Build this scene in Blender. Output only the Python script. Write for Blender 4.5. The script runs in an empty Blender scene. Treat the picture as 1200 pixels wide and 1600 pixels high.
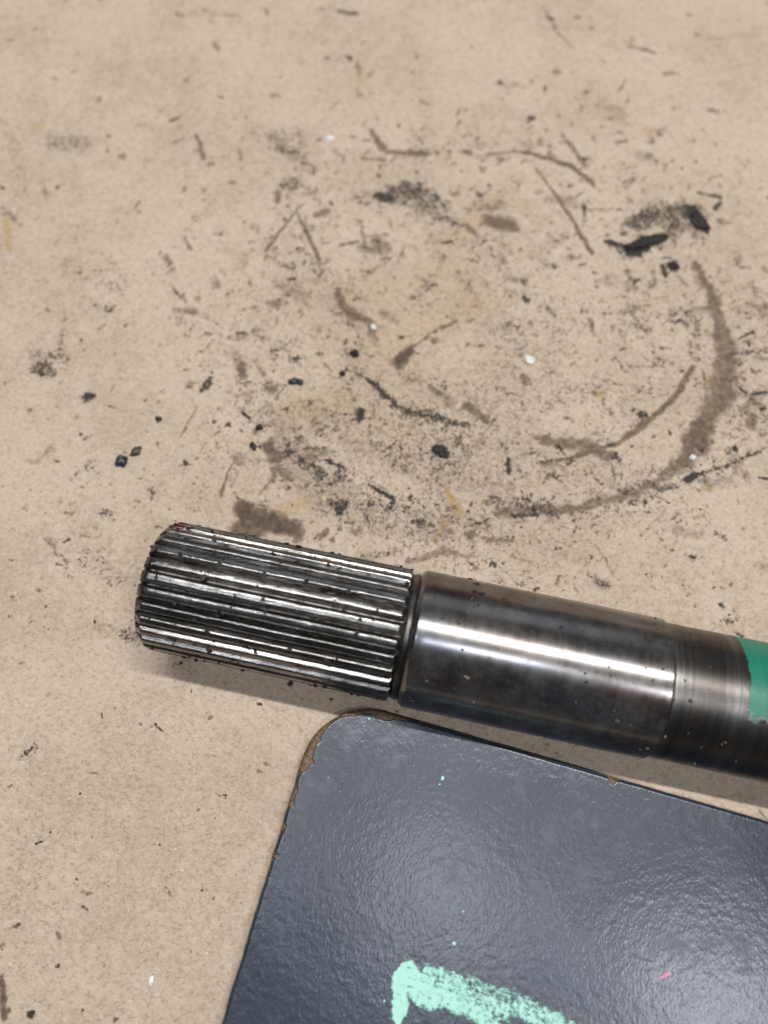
import bpy, bmesh, math, random
import numpy as np
from mathutils import Vector, Matrix, noise as mnoise

# ---------------------------------------------------------------- scale: the script counts in mm
MM = 0.001
S = bpy.context.scene
C = S.collection
random.seed(7)
rng = np.random.default_rng(11)

# ---------------------------------------------------------------- camera
TILT = math.radians(18.0)
CAM_H = 178.0
FPX = 1156.0                      # focal length in pixels of the 1200x1600 photograph
cd = bpy.data.cameras.new('camera')
cam = bpy.data.objects.new('camera', cd)
C.objects.link(cam)
cam.location = (0, 0, CAM_H * MM)
cam.rotation_euler = (TILT, 0, 0)
cd.sensor_fit = 'VERTICAL'
cd.sensor_height = 36.0
cd.lens = 36.0 * FPX / 1600.0
cd.clip_start = 0.01
cd.clip_end = 50
cd.dof.use_dof = True
cd.dof.focus_distance = 0.166
cd.dof.aperture_fstop = 6.5
S.camera = cam

# ---------------------------------------------------------------- world and lamps
w = bpy.data.worlds.new('World')
S.world = w
w.use_nodes = True
bg = w.node_tree.nodes['Background']
bg.inputs[0].default_value = (0.90, 0.93, 1.0, 1)
bg.inputs[1].default_value = 0.045

def lamp(name, direction, dist, size, power, color, spin=0.0, size_y=None):
    ld = bpy.data.lights.new(name, 'AREA')
    ld.shape = 'RECTANGLE'
    ld.size = size
    ld.size_y = size_y or size
    ld.energy = power
    ld.color = color
    o = bpy.data.objects.new(name, ld)
    C.objects.link(o)
    d = Vector(direction).normalized()
    o.location = d * dist
    run = Vector((math.cos(spin), math.sin(spin), 0))       # the way the long side runs
    ly = d.cross(run).normalized()
    lx = ly.cross(d).normalized()
    o.rotation_euler = Matrix((lx, ly, d)).transposed().to_euler()
    return o

# ceiling tube over the far side of the bench (throws the crisp shadow), a row of three weaker ones nearer the viewer,
# and the dim daylight of an open door far behind
lamp('ceiling_tube_lamp', (0.10, 0.25, 1), 1.7, 1.35, 28.0, (1.0, 0.985, 0.96), math.radians(-12), 0.045)
lamp('ceiling_tube_lamp', (0.08, -0.17, 1), 1.7, 0.17, 3.2, (0.90, 0.94, 1.0), math.radians(-15), 0.05)
lamp('ceiling_tube_lamp', (0.44, -0.31, 1), 1.7, 0.20, 5.2, (0.90, 0.94, 1.0), math.radians(-15), 0.05)
lamp('ceiling_tube_lamp', (-0.28, -0.06, 1), 1.7, 0.24, 2.6, (0.90, 0.94, 1.0), math.radians(-15), 0.05)
lamp('open_door_light', (0.04, 1.8, 1.0), 2.6, 2.6, 5.0, (0.82, 0.88, 1.0), 0.0, 1.0)

S.view_settings.view_transform = 'Standard'
S.view_settings.look = 'None'
S.view_settings.exposure = 0.08
S.view_settings.gamma = 1.0

# ---------------------------------------------------------------- helpers
ct, st = math.cos(TILT), math.sin(TILT)

def ray(u, v):
    x = (u - 600.0) / FPX
    y = -(v - 800.0) / FPX
    return np.array([x, y * ct + st, y * st - ct])

def at(u, v, z=0.0):
    """point of the place (mm) at height z that the photograph shows at pixel (u, v)"""
    d = ray(u, v)
    k = (CAM_H - z) / -d[2]
    return np.array([d[0] * k, d[1] * k, z])

def _hash(ix, iy, seed):
    n = (ix.astype(np.int64) * 374761393 + iy.astype(np.int64) * 668265263 + seed * 982451653) & 0xffffffff
    n = ((n ^ (n >> 13)) * 1274126177) & 0xffffffff
    n = n ^ (n >> 16)
    return (n & 0xffffff) / float(0xffffff)

def vnoise(x, y, size, seed=0):
    x = np.asarray(x) / size; y = np.asarray(y) / size
    ix = np.floor(x); iy = np.floor(y)
    fx = x - ix; fy = y - iy
    fx = fx * fx * (3 - 2 * fx); fy = fy * fy * (3 - 2 * fy)
    a = _hash(ix, iy, seed); b = _hash(ix + 1, iy, seed)
    c = _hash(ix, iy + 1, seed); d = _hash(ix + 1, iy + 1, seed)
    return (a * (1 - fx) + b * fx) * (1 - fy) + (c * (1 - fx) + d * fx) * fy - 0.5

def fnoise(x, y, size, seed=0, octaves=4):
    t = 0; a = 1.0
    for k in range(octaves):
        t = t + a * vnoise(x, y, size / 2 ** k, seed + 17 * k)
        a *= 0.55
    return t

def sstep(a, b, x):
    t = np.clip((x - a) / (b - a), 0, 1)
    return t * t * (3 - 2 * t)

def link(name, me, mat, parent=None, smooth=True):
    o = bpy.data.objects.new(name, me)
    C.objects.link(o)
    if mat is not None:
        me.materials.append(mat)
    if smooth:
        me.polygons.foreach_set('use_smooth', np.ones(len(me.polygons), bool))
    if parent is not None:
        o.parent = parent
    return o

def tag(o, label=None, cat=None, group=None, kind=None):
    if label: o['label'] = label
    if cat: o['category'] = cat
    if group: o['group'] = group
    if kind: o['kind'] = kind
    return o

def mesh_np(name, V, F):
    """V (n,3) in mm, F (m,4) quads"""
    me = bpy.data.meshes.new(name)
    me.vertices.add(len(V)); me.vertices.foreach_set('co', (np.asarray(V, float) * MM).ravel())
    F = np.asarray(F, np.int32)
    me.loops.add(F.size); me.loops.foreach_set('vertex_index', F.ravel())
    me.polygons.add(len(F))
    me.polygons.foreach_set('loop_start', np.arange(0, F.size, F.shape[1], dtype=np.int32))
    me.update(calc_edges=True)
    me.validate()
    return me

def grid_faces(n, m, wrap=False):
    i = np.arange(n - 1)[:, None]; j = np.arange(m if wrap else m - 1)[None, :]
    j2 = (j + 1) % m
    a = i * m + j; b = i * m + j2; c = (i + 1) * m + j2; d = (i + 1) * m + j
    return np.stack([a, b, c, d], -1).reshape(-1, 4)

def attr(me, name, vals):
    a = me.attributes.new(name, 'FLOAT', 'POINT')
    a.data.foreach_set('value', np.asarray(vals, np.float32).ravel())

# ---------------------------------------------------------------- node helpers
class NT:
    def __init__(self, name):
        self.m = bpy.data.materials.new(name)
        self.m.use_nodes = True
        self.t = self.m.node_tree
        self.n = self.t.nodes
        self.b = self.n['Principled BSDF']
        self.out = self.n['Material Output']
        tc = self.n.new('ShaderNodeTexCoord')
        vm = self.n.new('ShaderNodeVectorMath'); vm.operation = 'SCALE'
        vm.inputs['Scale'].default_value = 1000.0
        self.t.links.new(tc.outputs['Object'], vm.inputs[0])
        self.co = vm.outputs[0]                   # object space, millimetres
    def L(self, a, b): self.t.links.new(a, b)
    def put(self, sock, v):
        if hasattr(v, 'links') or isinstance(v, bpy.types.NodeSocket): self.L(v, sock)
        else: sock.default_value = v
    def math(self, op, a, b=0.0, c=0.0, clamp=False):
        m = self.n.new('ShaderNodeMath'); m.operation = op; m.use_clamp = clamp
        self.put(m.inputs[0], a); self.put(m.inputs[1], b); self.put(m.inputs[2], c)
        return m.outputs[0]
    def mapping(self, scale=(1, 1, 1), rot=(0, 0, 0), loc=(0, 0, 0), src=None):
        m = self.n.new('ShaderNodeMapping')
        self.L(src or self.co, m.inputs[0])
        m.inputs['Scale'].default_value = scale; m.inputs['Rotation'].default_value = rot
        m.inputs['Location'].default_value = loc
        return m.outputs[0]
    def noise(self, size, detail=3, rough=0.5, co=None, dist=0.0):
        m = self.n.new('ShaderNodeTexNoise')
        self.L(co or self.co, m.inputs['Vector'])
        m.inputs['Scale'].default_value = 1.0 / size
        m.inputs['Detail'].default_value = detail
        m.inputs['Roughness'].default_value = rough
        m.inputs['Distortion'].default_value = dist
        return m.outputs['Fac']
    def voro(self, size, co=None, feature='F1', rnd=1.0):
        m = self.n.new('ShaderNodeTexVoronoi'); m.feature = feature
        self.L(co or self.co, m.inputs['Vector'])
        m.inputs['Scale'].default_value = 1.0 / size
        m.inputs['Randomness'].default_value = rnd
        return m
    def ramp(self, v, a, b, lo=0.0, hi=1.0):
        m = self.n.new('ShaderNodeMapRange'); m.interpolation_type = 'SMOOTHSTEP'
        self.put(m.inputs[0], v)
        m.inputs[1].default_value = a; m.inputs[2].default_value = b
        m.inputs[3].default_value = lo; m.inputs[4].default_value = hi
        return m.outputs[0]
    def mix(self, f, a, b, mode='MIX'):
        m = self.n.new('ShaderNodeMix'); m.data_type = 'RGBA'; m.blend_type = mode
        self.put(m.inputs[0], f)
        for s, v in ((m.inputs[6], a), (m.inputs[7], b)):
            if isinstance(v, tuple): s.default_value = (*v, 1) if len(v) == 3 else v
            else: self.L(v, s)
        return m.outputs[2]
    def at(self, name):
        m = self.n.new('ShaderNodeAttribute'); m.attribute_name = name
        return m.outputs['Fac']
    def bump(self, h, dist_mm, strength=1.0, prev=None):
        m = self.n.new('ShaderNodeBump')
        m.inputs['Strength'].default_value = strength
        m.inputs['Distance'].default_value = dist_mm * MM
        self.put(m.inputs['Height'], h)
        if prev is not None: self.L(prev, m.inputs['Normal'])
        return m.outputs[0]
    def set(self, **k):
        for a, v in k.items():
            s = self.b.inputs[a.replace('_', ' ')]
            if isinstance(v, tuple): s.default_value = (*v, 1) if len(v) == 3 else v
            else: self.put(s, v)

# ---------------------------------------------------------------- materials
def mat_cardboard():
    t = NT('cardboard_paper')
    big = t.noise(38, 4, 0.55)
    mid = t.noise(5.0, 4, 0.6)
    clump = t.noise(1.7, 4, 0.65, dist=0.5)
    fib = t.noise(0.85, 5, 0.72, t.mapping((0.85, 1.15, 1), (0, 0, 0.5)), 0.8)
    fine = t.noise(0.40, 3, 0.6)
    col = t.mix(t.ramp(big, 0.38, 0.62), (0.420, 0.325, 0.242), (0.500, 0.396, 0.308))
    col = t.mix(t.math('MULTIPLY', t.ramp(mid, 0.38, 0.66), 0.45), col, (0.53, 0.425, 0.335))
    col = t.mix(t.math('MULTIPLY', t.ramp(clump, 0.50, 0.30), 0.50), col, (0.33, 0.240, 0.172))
    col = t.mix(t.math('MULTIPLY', t.ramp(clump, 0.52, 0.72), 0.40), col, (0.60, 0.50, 0.40))
    col = t.mix(t.math('MULTIPLY', t.ramp(fib, 0.40, 0.66), 0.45), col, (0.61, 0.50, 0.395))
    col = t.mix(t.math('MULTIPLY', t.ramp(fib, 0.48, 0.32), 0.65), col, (0.255, 0.178, 0.125))
    # flecks of darker and paler pulp
    vf = t.noise(0.55, 2, 0.5, t.mapping((1, 1, 1), loc=(31, 7, 0)))
    col = t.mix(t.math('MULTIPLY', t.ramp(vf, 0.68, 0.76), 0.5), col, (0.20, 0.135, 0.09))
    vl = t.noise(0.8, 1, 0.5, t.mapping((1, 1, 1), loc=(5, 77, 0)))
    col = t.mix(t.math('MULTIPLY', t.ramp(vl, 0.76, 0.80), 0.8), col, (0.72, 0.66, 0.57))
    # ochre bloom, brown oil, black grime (where they lie is stored on the sheet)
    och = t.math('MULTIPLY', t.at('ochre'), t.ramp(mid, 0.3, 0.6, 0.7, 1.4), clamp=True)
    col = t.mix(och, col, (0.385, 0.255, 0.110))
    oil = t.math('ADD', t.math('MULTIPLY', t.at('oil'), 1.25), t.math('MULTIPLY', t.math('SUBTRACT', t.noise(1.3, 5, 0.75), 0.5), 2.0))
    oil2 = t.ramp(oil, 0.75, 1.7)
    oil = t.ramp(oil, 0.08, 0.95)
    oilc = t.mix(t.ramp(t.noise(1.6, 4, 0.7), 0.35, 0.65), (0.072, 0.047, 0.033), (0.205, 0.140, 0.092))
    col = t.mix(t.math('MULTIPLY', oil, 0.80), col, oilc)
    col = t.mix(t.math('MULTIPLY', oil2, 0.75), col, (0.050, 0.034, 0.026))
    sp = t.noise(0.75, 4, 0.75)
    sp2 = t.noise(3.0, 2, 0.5)
    g = t.math('ADD', t.at('grime'), t.math('MULTIPLY', t.math('SUBTRACT', sp, 0.5), 3.1))
    g = t.math('ADD', g, t.math('MULTIPLY', t.math('SUBTRACT', sp2, 0.5), 0.8))
    gate = t.ramp(t.at('grime'), 0.02, 0.22)
    g2 = t.math('MULTIPLY', t.ramp(g, 0.60, 0.98), gate)
    g = t.math('MULTIPLY', t.ramp(g, 0.40, 0.68), gate)
    col = t.mix(t.math('MULTIPLY', g, 0.80), col, t.mix(mid, (0.085, 0.060, 0.042), (0.150, 0.115, 0.085)))
    col = t.mix(t.math('MULTIPLY', g2, 0.95), col, t.mix(fine, (0.012, 0.011, 0.010), (0.040, 0.033, 0.027)))
    t.L(col, t.b.inputs['Base Color'])
    t.set(Roughness=t.math('SUBTRACT', 0.82, t.math('MULTIPLY', g, 0.25)))
    t.b.inputs['Specular IOR Level'].default_value = 0.28
    h = t.math('ADD', t.math('MULTIPLY', fib, 0.6), t.math('MULTIPLY', fine, 0.3))
    h = t.math('ADD', h, t.math('MULTIPLY', clump, 0.7))
    n1 = t.bump(mid, 0.5, 0.35)
    n2 = t.bump(h, 0.42, 1.0, n1)
    t.L(n2, t.b.inputs['Normal'])
    return t.m

def mat_steel(name, kind):
    t = NT(name)
    t.b.inputs['Metallic'].default_value = 0.97
    # scratches round the shaft (x runs along the axis)
    turn = t.noise(0.5, 4, 0.65, t.mapping((1.0, 0.05, 0.05)))
    cloud = t.noise(6, 4, 0.6)
    blot = t.noise(1.8, 4, 0.6)
    fine = t.noise(0.35, 3, 0.6)
    if kind == 'ground':
        col = t.mix(t.ramp(cloud, 0.35, 0.65), (0.148, 0.138, 0.128), (0.195, 0.186, 0.177))
        col = t.mix(t.math('MULTIPLY', t.ramp(turn, 0.4, 0.7), 0.25), col, (0.22, 0.20, 0.185))
        tint = t.noise(7, 3, 0.55, t.mapping((0.22, 1, 1), loc=(3, 0, 0)))
        col = t.mix(t.math('MULTIPLY', t.ramp(tint, 0.52, 0.66), 0.55), col, (0.16, 0.095, 0.095))
        col = t.mix(t.math('MULTIPLY', t.ramp(tint, 0.48, 0.34), 0.45), col, (0.12, 0.135, 0.185))
        d = t.ramp(blot, 0.56, 0.72)
        col = t.mix(t.math('MULTIPLY', d, 0.35), col, (0.15, 0.12, 0.10))
        film = t.noise(1.0, 5, 0.8)
        t.L(t.ramp(t.math('ADD', t.math('MULTIPLY', film, .5), t.math('MULTIPLY', cloud, .5)), 0.35, 0.65, 0.96, 0.80), t.b.inputs['Metallic'])
        r = t.math('ADD', t.ramp(blot, 0.3, 0.7, 0.155, 0.185), t.math('MULTIPLY', turn, 0.09))
        n = t.bump(turn, 0.014, 0.5)
        n = t.bump(film, 0.02, 0.4, n)
        n = t.bump(t.noise(9, 2, 0.5, t.mapping((0.4, 1, 1))), 0.02, 0.5, n)
    elif kind == 'neck':
        col = t.mix(t.ramp(cloud, 0.35, 0.65), (0.075, 0.070, 0.064), (0.14, 0.13, 0.12))
        r = t.math('ADD', 0.27, t.math('MULTIPLY', blot, 0.10))
        n = t.bump(blot, 0.02, 0.4)
    elif kind == 'turned':
        r1 = t.noise(0.38, 5, 0.75, t.mapping((1.0, 0.012, 0.012)))
        r2 = t.noise(3.2, 3, 0.6, t.mapping((1.0, 0.02, 0.02)))
        ph = t.noise(4, 2, 0.5)
        gr = t.math('ADD', t.math('MULTIPLY', r1, 0.6), t.math('MULTIPLY', r2, 0.5))
        col = t.mix(t.ramp(r2, 0.35, 0.65), (0.085, 0.078, 0.070), (0.165, 0.157, 0.148))
        col = t.mix(t.math('MULTIPLY', t.ramp(r1, 0.55, 0.35), 0.7), col, (0.075, 0.065, 0.058))
        col = t.mix(t.math('MULTIPLY', t.ramp(ph, 0.55, 0.7), 0.5), col, (0.10, 0.08, 0.065))
        r = t.math('ADD', 0.22, t.math('MULTIPLY', r1, 0.22))
        n = t.bump(gr, 0.15, 0.65)
        n = t.bump(fine, 0.02, 0.3, n)
    elif kind == 'tooth':
        lng = t.noise(0.35, 4, 0.65, t.mapping((0.10, 1, 1)))
        col = t.mix(t.ramp(cloud, 0.35, 0.65), (0.14, 0.135, 0.13), (0.25, 0.245, 0.24))
        col = t.mix(t.math('MULTIPLY', t.ramp(lng, 0.50, 0.36), 0.8), col, (0.10, 0.09, 0.08))
        wear = t.at('wear')
        dirt = t.math('ADD', t.math('SUBTRACT', 1.0, wear), t.math('MULTIPLY', t.math('SUBTRACT', t.noise(1.4, 5, 0.72, t.mapping((0.55, 1, 1))), 0.5), 2.4))
        dirt = t.ramp(dirt, 0.45, 0.95)
        col = t.mix(t.math('MULTIPLY', dirt, 0.9), col, (0.035, 0.030, 0.027))
        r = t.math('ADD', t.math('ADD', 0.15, t.math('MULTIPLY', lng, 0.14)), t.math('MULTIPLY', dirt, 0.25))
        n = t.bump(lng, 0.05, 0.45)
        n = t.bump(t.noise(0.6, 4, 0.7, t.mapping((0.25, 1, 1))), 0.05, 0.4, n)
    else:                                           # greasy root and groove
        col = t.mix(t.ramp(blot, 0.4, 0.65), (0.020, 0.017, 0.014), (0.14, 0.13, 0.12))
        r = t.ramp(blot, 0.3, 0.7, 0.22, 0.45)
        n = t.bump(blot, 0.06, 0.5)
        n = t.bump(fine, 0.04, 0.5, n)
    # dried red paint stays on the tip only
    if kind in ('tooth',):
        pos = t.at('redmark')
        f = t.ramp(t.math('ADD', pos, t.math('MULTIPLY', t.math('SUBTRACT', blot, 0.5), 2.2)), 0.62, 0.85)
        col = t.mix(t.math('MULTIPLY', f, 0.85), col, (0.11, 0.018, 0.024))
    t.L(col, t.b.inputs['Base Color'])
    t.L(r, t.b.inputs['Roughness'])
    t.L(n, t.b.inputs['Normal'])
    return t.m

def mat_simple(name, a, b, rough, size=1.0, bump=0.05, spec=0.5):
    t = NT(name)
    nz = t.noise(size, 4, 0.6)
    t.L(t.mix(t.ramp(nz, 0.35, 0.65), a, b), t.b.inputs['Base Color'])
    t.set(Roughness=rough)
    t.b.inputs['Specular IOR Level'].default_value = spec
    t.L(t.bump(nz, bump, 0.6), t.b.inputs['Normal'])
    return t.m

def mat_green():
    t = NT('green_marking_paint')
    nz = t.noise(2.2, 4, 0.6)
    turn = t.noise(0.6, 4, 0.7, t.mapping((1.0, 0.03, 0.03)))
    col = t.mix(nz, (0.008, 0.155, 0.098), (0.012, 0.20, 0.128))
    sc = t.noise(0.7, 4, 0.7)
    f = t.math('ADD', t.math('ADD', t.at('thin'), 0.10), t.math('MULTIPLY', t.math('SUBTRACT', sc, 0.5), 1.6))
    f = t.ramp(f, 0.50, 0.90)
    col = t.mix(t.math('MULTIPLY', t.ramp(turn, 0.42, 0.62), 0.35), col, (0.006, 0.085, 0.058))
    col = t.mix(f, col, (0.17, 0.17, 0.16))
    t.L(col, t.b.inputs['Base Color'])
    t.L(f, t.b.inputs['Metallic'])
    t.set(Roughness=0.42)
    t.L(t.bump(turn, 0.05, 0.5), t.b.inputs['Normal'])
    return t.m

def mat_panel():
    t = NT('painted_hardboard')
    # leathery paint film: dimpled, slightly drawn out
    w1 = t.mapping((1.0, 0.62, 1.0), (0, 0, math.radians(-12)))
    v = t.voro(0.52, w1, 'SMOOTH_F1')
    n1 = t.noise(0.42, 1.5, 0.45, w1, 0.1)
    n2 = t.noise(0.24, 2, 0.5, w1)
    wav = t.noise(16, 2, 0.5)
    h = t.math('ADD', t.math('MULTIPLY', v.outputs['Distance'], 0.8), n1)
    h = t.math('ADD', h, t.math('MULTIPLY', n2, 0.22))
    big = t.noise(22, 4, 0.55)
    col = t.mix(t.ramp(big, 0.35, 0.65), (0.019, 0.027, 0.043), (0.028, 0.037, 0.058))
    # faint rubbed patches
    rub = t.ramp(t.noise(7, 5, 0.65), 0.52, 0.75)
    col = t.mix(t.math('MULTIPLY', rub, 0.14), col, (0.075, 0.085, 0.105))
    dust = t.ramp(t.noise(0.6, 2, 0.5, t.mapping((1, 1, 1), loc=(9, 3, 0))), 0.775, 0.80)
    col = t.mix(t.math('MULTIPLY', dust, 0.6), col, (0.45, 0.50, 0.50))
    # mint paint
    sc = t.noise(1.0, 5, 0.75)
    dry = t.noise(0.8, 4, 0.7, t.mapping((0.25, 1.3, 1), (0, 0, math.radians(17))))
    m = t.math('ADD', t.at('mint'), t.math('MULTIPLY', t.math('SUBTRACT', sc, 0.5), 1.5))
    m = t.math('ADD', m, t.math('MULTIPLY', t.math('SUBTRACT', dry, 0.5), 0.9))
    m = t.math('MULTIPLY', t.ramp(m, 0.54, 0.92), t.ramp(t.at('mint'), 0.01, 0.06))
    col = t.mix(t.math('MULTIPLY', m, 0.96), col, t.mix(sc, (0.30, 0.63, 0.51), (0.45, 0.78, 0.68)))
    pk = t.ramp(t.math('ADD', t.at('pink'), t.math('MULTIPLY', t.math('SUBTRACT', sc, 0.5), 0.9)), 0.45, 0.6)
    col = t.mix(t.math('MULTIPLY', pk, 0.9), col, (0.50, 0.05, 0.13))
    # bare hardboard where the paint has chipped
    ch = t.math('ADD', t.at('chip'), t.math('MULTIPLY', t.math('SUBTRACT', t.noise(1.4, 4, 0.7), 0.5), 0.7))
    ch = t.ramp(ch, 0.47, 0.53)
    wood = t.mix(t.ramp(t.noise(0.9, 4, 0.7), 0.3, 0.7), (0.055, 0.030, 0.016), (0.20, 0.125, 0.070))
    col = t.mix(ch, col, wood)
    t.L(col, t.b.inputs['Base Color'])
    r = t.math('ADD', 0.265, t.math('MULTIPLY', rub, 0.10))
    r = t.math('ADD', r, t.math('MULTIPLY', m, 0.30))
    r = t.math('ADD', r, t.math('MULTIPLY', ch, 0.40), clamp=True)
    t.L(r, t.b.inputs['Roughness'])
    t.b.inputs['Specular IOR Level'].default_value = 0.55
    nb = t.bump(wav, 0.3, 0.3)
    nb = t.bump(h, 0.050, 0.55, nb)
    nb = t.bump(t.math('SUBTRACT', m, t.math('MULTIPLY', ch, 2.0)), 0.10, 0.7, nb)
    t.L(nb, t.b.inputs['Normal'])
    return t.m

M_CARD = mat_cardboard()
M_GROUND = mat_steel('ground_steel', 'ground')
M_TURNED = mat_steel('turned_steel', 'turned')
M_NECK = mat_steel('dull_neck_steel', 'neck')
M_TOOTH = mat_steel('worn_tooth_steel', 'tooth')
M_ROOT = mat_steel('greasy_root_steel', 'root')
M_GREEN = mat_green()
M_PANEL = mat_panel()
M_GRIT = mat_simple('black_grit', (0.008, 0.007, 0.006), (0.030, 0.025, 0.021), 0.55, 0.6, 0.10, 0.35)
M_BLUE = mat_simple('blue_black_grit', (0.010, 0.014, 0.020), (0.03, 0.042, 0.060), 0.32, 0.8, 0.10)
M_BROWN = mat_simple('brown_grit', (0.03, 0.022, 0.016), (0.09, 0.07, 0.05), 0.50, 0.6, 0.10)
M_GREASE = mat_simple('dried_grease', (0.012, 0.011, 0.011), (0.035, 0.030, 0.028), 0.62, 0.5, 0.15, 0.25)
M_WHITE = mat_simple('white_fleck', (0.62, 0.60, 0.56), (0.80, 0.79, 0.77), 0.6, 0.5, 0.05)

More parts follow.
